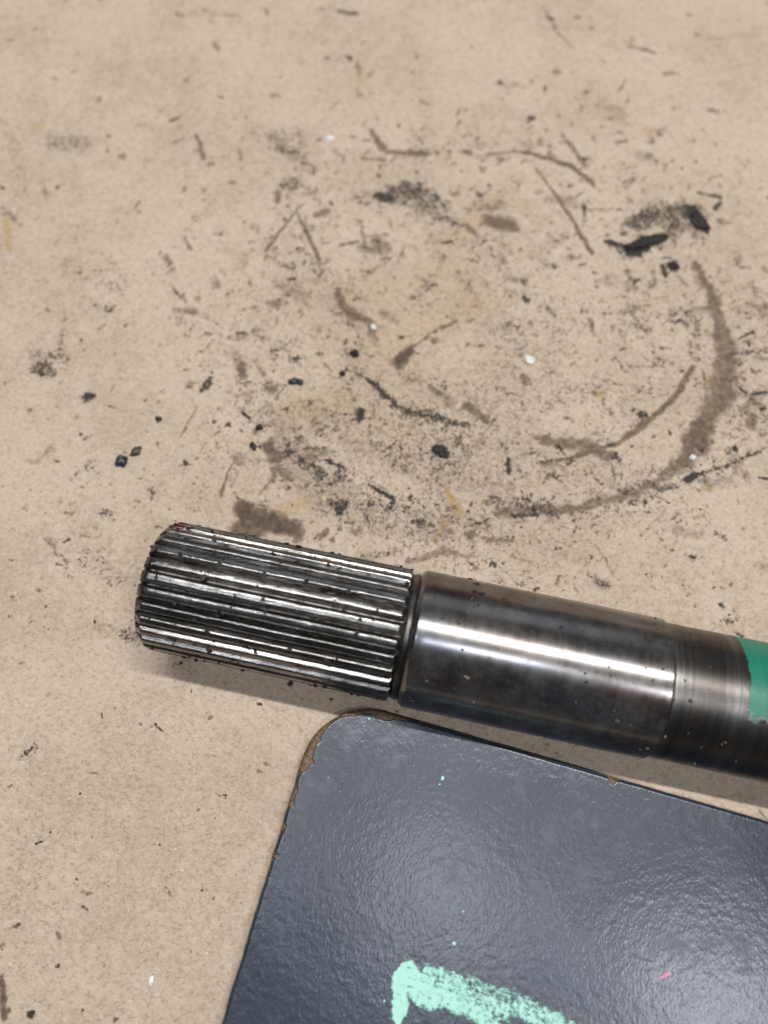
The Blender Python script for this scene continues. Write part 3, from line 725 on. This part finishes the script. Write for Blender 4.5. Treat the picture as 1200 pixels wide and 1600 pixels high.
# green paint band: a thin film with a ragged worn lower edge
def paint_band():
    x0 = s_at(1168, 1040, 27)
    xs = np.arange(x0 - 1.5, x0 + 34, 0.22)
    an = np.radians(np.arange(-40, 125, 0.8))
    Xg, A = np.meshgrid(xs, an, indexing='ij')
    edge = x0 - 0.25 + 0.30 * fnoise(A * 15, Xg * 0, 2.5, 71, 4) + 0.9 * np.sin((A - 1.6) * .9) ** 2 * 0
    low = math.radians(99) + 0.16 * fnoise(Xg, A * 0, 2.0, 73, 4) + np.clip(Xg - x0, 0, 40) * 0.006
    thin = 1 - sstep(0, 0.30, low + 0.10 - A)
    bare_hi = np.exp(-((A - math.radians(84)) / 0.13) ** 2) * 0.42
    keep = (Xg > edge) & (A < low + 0.10)
    Rg = R_S + 0.09 - 0.03 * thin + 0.015 * fnoise(Xg, A * 15, 1.5, 75, 2)
    V = np.stack([Xg, Rg * np.cos(A), Rg * np.sin(A) + R_J], -1).reshape(-1, 3)
    # pull the border down into the steel so that the film has a closed edge
    F = grid_faces(*Xg.shape)
    kf = keep.ravel()[F].any(1)
    F = F[kf]
    bord = ~keep.ravel()
    sink = R_S - 0.15
    ar = A.ravel()
    V[bord, 1] = sink * np.cos(ar[bord]); V[bord, 2] = sink * np.sin(ar[bord]) + R_J
    used = np.unique(F); rm = -np.ones(len(V), int); rm[used] = np.arange(len(used))
    me = mesh_np('green_paint', V[used], rm[F])
    attr(me, 'thin', np.clip(thin * 0.75 + bare_hi, 0, 1).ravel()[used])
    o = link('paint_band', me, M_GREEN, shaft)
    o['label'] = 'green paint band brushed round the turned steel'
paint_band()

# grit and flecks stuck to the shaft
def lump_cloud(name, spots, mat, parent, seed, label=None):
    """many small irregular crumbs joined in one mesh; spots [(centre, size, normal)]"""
    bm = bmesh.new()
    r = random.Random(seed)
    for c, s, nrm in spots:
        res = bmesh.ops.create_icosphere(bm, subdivisions=1, radius=1.0)
        q = Vector(nrm).to_track_quat('Z', 'Y').to_matrix() @ Matrix.Rotation(r.random() * 6.3, 3, 'Z')
        sx, sy, sz = s * r.uniform(.6, 1.5), s * r.uniform(.6, 1.1), s * r.uniform(.35, .6)
        for v in res['verts']:
            p = Vector((v.co.x * sx, v.co.y * sy, v.co.z * sz)) * (1 + r.uniform(-.3, .3))
            v.co = (Vector(c) + q @ p) * MM
    me = bpy.data.meshes.new(name); bm.to_mesh(me); bm.free()
    o = link(name, me, mat, parent, smooth=False)
    o['kind'] = 'stuff'
    if label: o['label'] = label
    return o

def shaft_spot(x, a, r): return ((x, r * math.cos(a), r * math.sin(a) + R_J), (0, math.cos(a), math.sin(a)))
sp = []
r_ = random.Random(5)
for k in range(470):
    x = r_.uniform(X_END + .6, X_SPL - .3); a = math.radians(r_.uniform(-5, 185))
    tk = (a / (2 * math.pi) * NT_ - 0.35) % 1.0
    on = min(tk, 1 - tk) < 0.22
    rad = R_T - .02 if on else (R_ROOT + .15 if min(tk, 1 - tk) > .40 else R_ROOT + .7)
    big_ = r_.random() < .22
    if big_: rad = R_T + .08
    c, n_ = shaft_spot(x, a, rad)
    sp.append((c, r_.uniform(.32, .70) if big_ else abs(r_.gauss(0, .12)) + .12, n_))
for k in range(130):                                  # dirt packed in the neck and round the tip
    x = X_SPL + r_.uniform(-.6, .7) if k < 100 else X_END + r_.uniform(.0, .9)
    a = math.radians(r_.uniform(-20, 110) if k < 100 else r_.uniform(-30, 40))
    rr = R_ROOT + .1 if k < 100 else R_ROOT - .9
    c, n_ = shaft_spot(x, a, rr)
    sp.append((c, r_.uniform(.08, .20) if k < 100 else r_.uniform(.12, .34), n_))
for k in range(90):
    x = r_.uniform(X_J0 + 2, X_J1 + 20); a = math.radians(90 + r_.gauss(0, 42) + 10)
    rr = R_J if x < X_J1 else R_S
    c, n_ = shaft_spot(x, a, rr + .02)
    sp.append((c, abs(r_.gauss(0, .14)) + .10, n_))
# larger lumps seen on the journal
def on_shaft(u, v, rad=R_J):
    """angle and station where the view ray through (u, v) meets the shaft"""
    d = ray(u, v); o = np.array([0, 0, CAM_H]) - P0 - np.array([0, 0, R_J])
    dn = np.array([d @ ax_nrm, d[2]]); on = np.array([o @ ax_nrm, o[2]])
    A_, B_, C_ = dn @ dn, 2 * dn @ on, on @ on - rad * rad
    disc = B_ * B_ - 4 * A_ * C_
    if disc < 0: return None
    t = (-B_ - math.sqrt(disc)) / (2 * A_)
    p = o + d * t
    return float(p @ ax_dir), math.atan2(p[2], p @ ax_nrm)
for (u, v, s_) in [(735, 905, .55), (745, 912, .7), (742, 925, .9), (752, 928, .7), (738, 932, .6), (741, 948, .35), (793, 944, .3), (865, 929, .25), (912, 947, .25),
                   (1011, 992, .55), (1012, 998, .4), (973, 1003, .3), (988, 1005, .2), (1027, 983, .3), (1024, 975, .25), (1034, 1007, .2), (1009, 1044, .22), (1092, 1002, .45),
                   (1079, 1095, .5), (1070, 1063, .25), (914, 1052, .25), (902, 1118, .5), (948, 1140, .35), (1020, 1063, .22), (808, 960, .15), (1150, 1060, .2)]:
    q = on_shaft(u, v, R_J if u < 1053 else R_S)
    if q: c, n_ = shaft_spot(q[0], q[1], R_J if u < 1053 else R_S); sp.append((c, s_ * 1.15, n_))
lump_cloud('grit', sp, M_GRIT, shaft, 3, 'black oily grit sticking to the steel')
sp = []
for (u, v, s_) in [(727, 1057, .34), (731, 1059, .30), (740, 1097, .25), (667, 1064, .22), (666, 1080, .16), (963, 1125, .22), (966, 1127, .28), (960, 1110, .18), (900, 1097, .15), (830, 987, .18),
                   (1039, 1151, .35), (1133, 1160, .34), (1128, 1163, .25), (1012, 1170, .35), (1000, 1171, .28), (1085, 1193, .3), (720, 1040, .14), (1076, 1146, .16), (985, 1133, .14), (1096, 1168, .14),
                   (850, 1100, .14), (780, 1090, .12), (640, 1090, .2), (632, 1078, .16), (645, 1095, .15), (880, 1150, .12), (1150, 1190, .2)]:
    q = on_shaft(u, v, R_J if u < 1053 else R_S)
    if q: c, n_ = shaft_spot(q[0], q[1], R_J if u < 1053 else R_S); sp.append((c, s_ * .8, n_))
for k in range(60):
    x = r_.uniform(X_J0 + 1, X_J1 + 22); a = math.radians(r_.uniform(15, 85))
    c, n_ = shaft_spot(x, a, R_J if x < X_J1 else R_S); sp.append((c, r_.uniform(.04, .10), n_))
M_PALEGRIT = mat_simple('pale_cardboard_dust', (0.22, 0.19, 0.14), (0.42, 0.38, 0.30), 0.7, 0.5, 0.05)
lump_cloud('dust_fleck', sp, M_PALEGRIT, shaft, 4, 'pale flecks of cardboard dust on the steel')

# ================================================================= THE PAINTED PANEL
def build_panel():
    H = 3.2
    # corner where the two straight edges would meet, from the seen edges at the board's top
    a1, a2 = at(1200, 1283, H)[:2], at(700, 1140, H)[:2]
    da = (a1 - a2) / np.linalg.norm(a1 - a2)
    dn = np.array([da[1], -da[0]])                   # towards the viewer
    if dn[1] > 0: dn = -dn
    RISE = math.radians(0.5)                         # the near side lies a little higher
    tk = math.tan(RISE)
    def on_board(u, v):
        """(along the top edge from a2, down the board) where pixel (u, v) meets the board's face"""
        d = ray(u, v)
        # z = H + tk * ((p - a2) . dn)
        k = (H - tk * (a2 @ dn) - CAM_H) / (d[2] - tk * (d[:2] @ dn))
        p = d[:2] * k - a2
        return np.array([p @ da, -(p @ dn) / math.cos(RISE)])
    b1, b2 = on_board(345, 1600), on_board(448, 1262)
    db = (b1 - b2) / np.linalg.norm(b1 - b2)
    off0 = b2[0] - db[0] / db[1] * b2[1]             # where the left edge meets the top edge
    Cn = a2 + da * off0
    ang = math.atan2(da[1], da[0])
    db_ang = ang + math.atan2(db[1], db[0])
    print('panel corner', Cn, math.degrees(ang), 'corner angle', math.degrees(ang - db_ang))
    # local: +x along the top edge, y negative towards the viewer
    sk = math.tan((ang - db_ang) - math.pi / 2)      # slight skew of the left edge
    r = 15.0
    depth, width = 150.0, 210.0
    tv = np.concatenate([r * (1 - np.cos(np.linspace(0, np.pi / 2, 60))) , np.arange(r + .3, 78, .3), np.arange(79, depth, 5.0), [depth]])
    def left(t):
        lx = np.where(t < r, r - np.sqrt(np.maximum(0, r * r - (r - t) ** 2)), 0.0)
        return lx - sk * t
    sx = np.concatenate([np.arange(0, 112, .3), np.arange(113, width, 6.0), [width]])
    T, SX = np.meshgrid(tv, sx, indexing='ij')
    LX = left(T)
    # ragged outline
    n1 = fnoise(T, T * 0, 3.0, 90, 3) * 0.22
    X = LX + SX * (width - LX) / width
    X = X + n1 * np.exp(-SX / 3)
    Y = -T + 0.12 * fnoise(X, T * 0 + 4, 5.0, 92, 3) * np.exp(-T / 2)
    n, m = X.shape
    # distance in from the outline
    dist = np.minimum(np.where(T > r, SX, 1e3), np.where(SX + LX > r, T, 1e3))
    inc = (X < r) & (T < r)
    dc = r - np.hypot(X - r, T - r)
    dist = np.where(inc, dc, np.minimum(dist, np.where(T >= r, SX, T)))
    dist = np.maximum(dist, 0)
    bev = 0.9
    # arc position used for the chips: how far down the left edge
    chipw = np.interp(T + np.where(X > r, (X - r) * -1.0, 0), [-8, -3, 1.5, 4, 8, 13, 17, 18.5, 20, 21.5, 24, 26, 28, 29, 31, 33, 60], [0, .9, 1.9, .5, .8, 2.1, 1.7, .3, .25, 1.2, .9, .2, .25, 1.0, .3, .0, 0])
    chipw = np.where((X > r + 8) & (T < 8), 0, chipw)
    nick = np.clip(fnoise(T * 1.0, SX * 0, 2.2, 95, 3) - .08, 0, 1) * np.interp(T, [16, 22, 40, 44], [0, 1, 1, 0]) * 4.5
    chipw = np.maximum(chipw * (1 + 0.9 * fnoise(X, T, 3.0, 97, 3)), nick)
    chipw = np.maximum(chipw, 1.6 * np.exp(-((X - 68.0) / 1.0) ** 2) * (T < 4))
    chip = np.clip(0.5 + (chipw - dist) * 0.9, 0, 1) * (chipw > 0.1)
    Z = H - bev * (1 - np.sqrt(np.clip(1 - (1 - np.clip(dist / bev, 0, 1)) ** 2, 0, 1)))
    Z = Z - 0.16 * sstep(.35, .75, chip) + 0.03 * vnoise(X, Y, 1.0, 99) + 0.10 * fnoise(X, Y, 30, 98, 2)
    # paint marks, in the photograph's coordinates turned into places on the board
    ca, sa = math.cos(ang), math.sin(ang)
    WX = X; WY = Y
    wu = fnoise(X, Y, 2.5, 110, 3) * 1.6; wv = fnoise(X, Y, 2.5, 120, 3) * 1.6
    mint = np.zeros_like(X); pink = np.zeros_like(X)
    def stroke(A, pts, wid, s, soft=.5, warp=1.0):
        P = np.array([on_board(*p) - np.array([off0, 0]) for p in pts])
        if not isinstance(wid, (list, tuple)): wid = [wid] * len(pts)
        W = [max(.2, wd * .5 / 7.0) for wd in wid]
        x = WX + wu * warp * min(1, max(W)); y = WY + wv * warp * min(1, max(W))
        if len(P) == 1: seg = [(P[0], P[0] + 1e-4, W[0], W[0])]
        else: seg = [(P[k], P[k + 1], W[k], W[k + 1]) for k in range(len(P) - 1)]
        for a, b, wa, wb in seg:
            ab = b - a
            t = np.clip(((x - a[0]) * ab[0] + (y - a[1]) * ab[1]) / max(1e-9, ab @ ab), 0, 1)
            d = np.hypot(x - a[0] - t * ab[0], y - a[1] - t * ab[1])
            v = 1 - sstep(1 - soft, 1 + soft, d / (wa + (wb - wa) * t))
            np.maximum(A, v * s, out=A)
    for p, wd, s in [([(632, 1512), (628, 1545), (622, 1595)], [24, 34, 18], 1.05), ([(640, 1505), (660, 1535), (655, 1560)], [18, 36, 30], 1.0),
                     ([(650, 1545), (700, 1562), (760, 1590), (800, 1615)], [44, 34, 24, 20], .92), ([(665, 1525), (720, 1535), (790, 1565), (870, 1600)], [24, 34, 38, 34], .74),
                     ([(668, 1512), (690, 1530), (708, 1540)], [10, 22, 18], .85), ([(700, 1545), (800, 1580), (910, 1612)], [24, 24, 22], .84), ([(615, 1560), (610, 1590)], [12, 16], .6),
                     ([(740, 1530), (745, 1540)], [12, 10], .7), ([(775, 1545)], 12, .75), ([(860, 1588), (900, 1600)], 14, .62), ([(600, 1564)], 5, .9),
                     ([(691, 1216)], 7, 1.2), ([(687, 1225)], 4, 1.1), ([(709, 1474)], 6, 1.2), ([(577, 1122)], 6, 1.0), ([(569, 1134)], 4, 1.1), ([(497, 1163)], 7, .9), ([(513, 1215)], 3, 1.1),
                     ([(540, 1209)], 3, 1.1), ([(531, 1237)], 3, 1.1), ([(596, 1174)], 2.5, 1.1), ([(646, 1196)], 3, 1.1), ([(838, 1221)], 3.5, 1.1), ([(724, 1424)], 4, 1.0), ([(647, 1196)], 2.5, 1.1),
                     ([(484, 1192)], 3, 1.0), ([(494, 1548)], 3, .9), ([(806, 1247)], 2.5, 1.0), ([(1035, 1405)], 2.5, .8), ([(720, 1180)], 2.5, .9)]:
        stroke(mint, p, wd, s, warp=1.0 if not isinstance(wd, (int, float)) or wd > 9 else .3)
    stroke(pink, [(1034, 1528), (1042, 1522)], [8, 7], .75, soft=.9, warp=1.4)
    V = [np.stack([X, Y, Z], -1).reshape(-1, 3)]
    F = [grid_faces(n, m)[:, ::-1]]
    # side walls down to the cardboard, from the outline of the grid
    loop = [i * m for i in range(n)][::-1] + list(range(0, m)) + [i * m + m - 1 for i in range(1, n)] + [(n - 1) * m + j for j in range(m - 2, 0, -1)]
    # remove duplicates while keeping the order
    seen = set(); lp = []
    for q in loop:
        if q not in seen: seen.add(q); lp.append(q)
    lp = np.array(lp)
    ring0 = V[0][lp].copy()
    rings = []
    for zz in (1.2, 0.4, 0.12):
        rr = ring0.copy(); rr[:, 2] = zz; rings.append(rr)
    base = len(V[0]); L = len(lp)
    ids = [lp] + [base + k * L + np.arange(L) for k in range(3)]
    for a, b in zip(ids[:-1], ids[1:]):
        F.append(np.stack([a, b, np.roll(b, -1), np.roll(a, -1)], -1))
    V = np.concatenate(V + rings); F = np.concatenate(F)
    me = mesh_np('board', V, F)
    ext = len(V) - X.size
    attr(me, 'mint', np.concatenate([mint.ravel(), np.zeros(ext)]))
    attr(me, 'pink', np.concatenate([pink.ravel(), np.zeros(ext)]))
    cr = chip.ravel()
    attr(me, 'chip', np.concatenate([cr, np.tile(np.where(cr[lp] > .3, 1.0, 0.0), 3)]))
    bm = bmesh.new(); bm.from_mesh(me); bmesh.ops.recalc_face_normals(bm, faces=bm.faces); bm.to_mesh(me); bm.free()
    o = link('painted_board', me, M_PANEL)
    o.matrix_world = (Matrix.Translation(Vector((Cn[0], Cn[1], H)) * MM) @ Matrix.Rotation(ang, 4, 'Z')
                      @ Matrix.Rotation(-RISE, 4, 'X') @ Matrix.Translation((0, 0, -H * MM)))
    tag(o, 'blue-black painted hardboard panel with chipped brown corner and mint paint smear', 'board')
build_panel()

# ================================================================= CRUMBS ON THE CARDBOARD
def crumb(name, u, v, sx, sy, rot, mat, label, cat, group=None, lobes=1, h=.5, seed=0):
    """an irregular lump; sx, sy in photo pixels across"""
    p = at(u, v)
    k = abs(at(u + 1, v)[0] - p[0]); ky = abs(at(u, v + 1)[1] - p[1])
    a, b = sx * k * .5, sy * ky * .5
    bm = bmesh.new()
    r = random.Random(seed + int(u))
    for q in range(lobes):
        res = bmesh.ops.create_icosphere(bm, subdivisions=3, radius=1.0)
        ox = (q - (lobes - 1) / 2) * a * (0.85 if lobes < 3 else 1.5 / lobes)
        oy = r.uniform(-.25, .25) * b if lobes > 1 else 0
        f = 1.0 if lobes == 1 else r.uniform(.55, .8)
        hh = min(a, b) * h * 2 * f
        off = Vector((r.uniform(0, 50), r.uniform(0, 50), q * 9))
        for w_ in res['verts']:
            d = w_.co.normalized()
            g = 1 + .55 * mnoise.noise(d * 1.1 + off) + .38 * mnoise.noise(d * 2.7 + off) + .22 * mnoise.noise(d * 6.0 + off)
            w_.co = Vector((d.x * a * f * g + ox, d.y * b * f * g + oy, max(-.25, d.z) * hh * g)) * MM
    me = bpy.data.meshes.new(name); bm.to_mesh(me); bm.free()
    o = link(name, me, mat, None, smooth=True)
    o.location = Vector((p[0], p[1], -.25 + .05)) * MM
    o.rotation_euler = (0, 0, math.radians(rot))
    tag(o, label, cat, group)
    return o
GB = 'dark crumbs of grit lying on the cardboard'
GW = 'pale flecks lying on the cardboard'
crumb('grit_crumb', 190, 720, 20, 17, 25, M_BLUE, 'larger blue-black crumb of the close pair left of the splined end', 'crumb', GB, 1, .45)
crumb('grit_crumb', 212, 704, 20, 12, 55, M_BROWN, 'dark brown flake of the close pair, just above the blue-black crumb', 'crumb', GB, 1, .4)
crumb('grit_crumb', 462, 597, 24, 17, -10, M_BLUE, 'glossy blue two-lobed chip alone in the middle left', 'crumb', GB, 2, .45)
crumb('grit_crumb', 555, 552, 12, 12, 30, M_GRIT, 'black crumb at the upper end of the dark curved scuff', 'crumb', GB, 1, .45)
crumb('grit_crumb', 535, 583, 9, 8, 0, M_GRIT, 'tiny round black crumb below left of the scuff end', 'crumb', GB, 1, .4)
crumb('grit_crumb', 405, 667, 10, 11, 70, M_GRIT, 'small black crumb left of the brown spotted patch', 'crumb', GB, 1, .4)
crumb('grit_crumb', 396, 697, 9, 12, 20, M_GRIT, 'small black crumb directly above the brown oil blot', 'crumb', GB, 1, .4)
crumb('grit_crumb', 385, 650, 16, 6, -40, M_GRIT, 'thin black sliver between the speckles and the small crumbs', 'crumb', GB, 2, .4)
crumb('grit_crumb', 248, 654, 10, 8, -30, M_GRIT, 'small black crumb above the close pair of crumbs', 'crumb', GB, 1, .4)
crumb('grease_clump', 1008, 379, 56, 17, 22, M_GREASE, 'long black greasy clump under the sooty smudge at upper right', 'clump', None, 4, .30)
crumb('grease_clump', 1092, 345, 18, 32, 25, M_GREASE, 'upright black greasy clump at the right end of the sooty smudge', 'clump', None, 3, .14)
crumb('grease_clump', 1054, 416, 15, 12, 0, M_GREASE, 'round dark dab just below the long black clump', 'clump', None, 1, .25)
crumb('grease_clump', 688, 706, 22, 15, -40, M_GREASE, 'black dab at the lower end of the dark curved scuff', 'clump', None, 2, .22)
crumb('white_fleck', 828, 561, 13, 13, 0, M_WHITE, 'round white fleck inside the brown ring stain', 'fleck', GW, 1, .25)
crumb('white_fleck', 584, 511, 9, 8, 20, M_WHITE, 'small white fleck at the end of the short brown arc', 'fleck', GW, 1, .3)
crumb('white_fleck', 236, 1532, 9, 17, -8, M_WHITE, 'tall white fleck on clean cardboard near the bottom left', 'fleck', GW, 1, .3)
crumb('white_fleck', 514, 215, 14, 9, 0, M_WHITE, 'blurred white fleck beside the faint grey smudge near the top', 'fleck', GW, 1, .2)
crumb('white_fleck', 1083, 714, 10, 8, 0, M_WHITE, 'small white fleck under the wide end of the brown arc', 'fleck', GW, 1, .3)
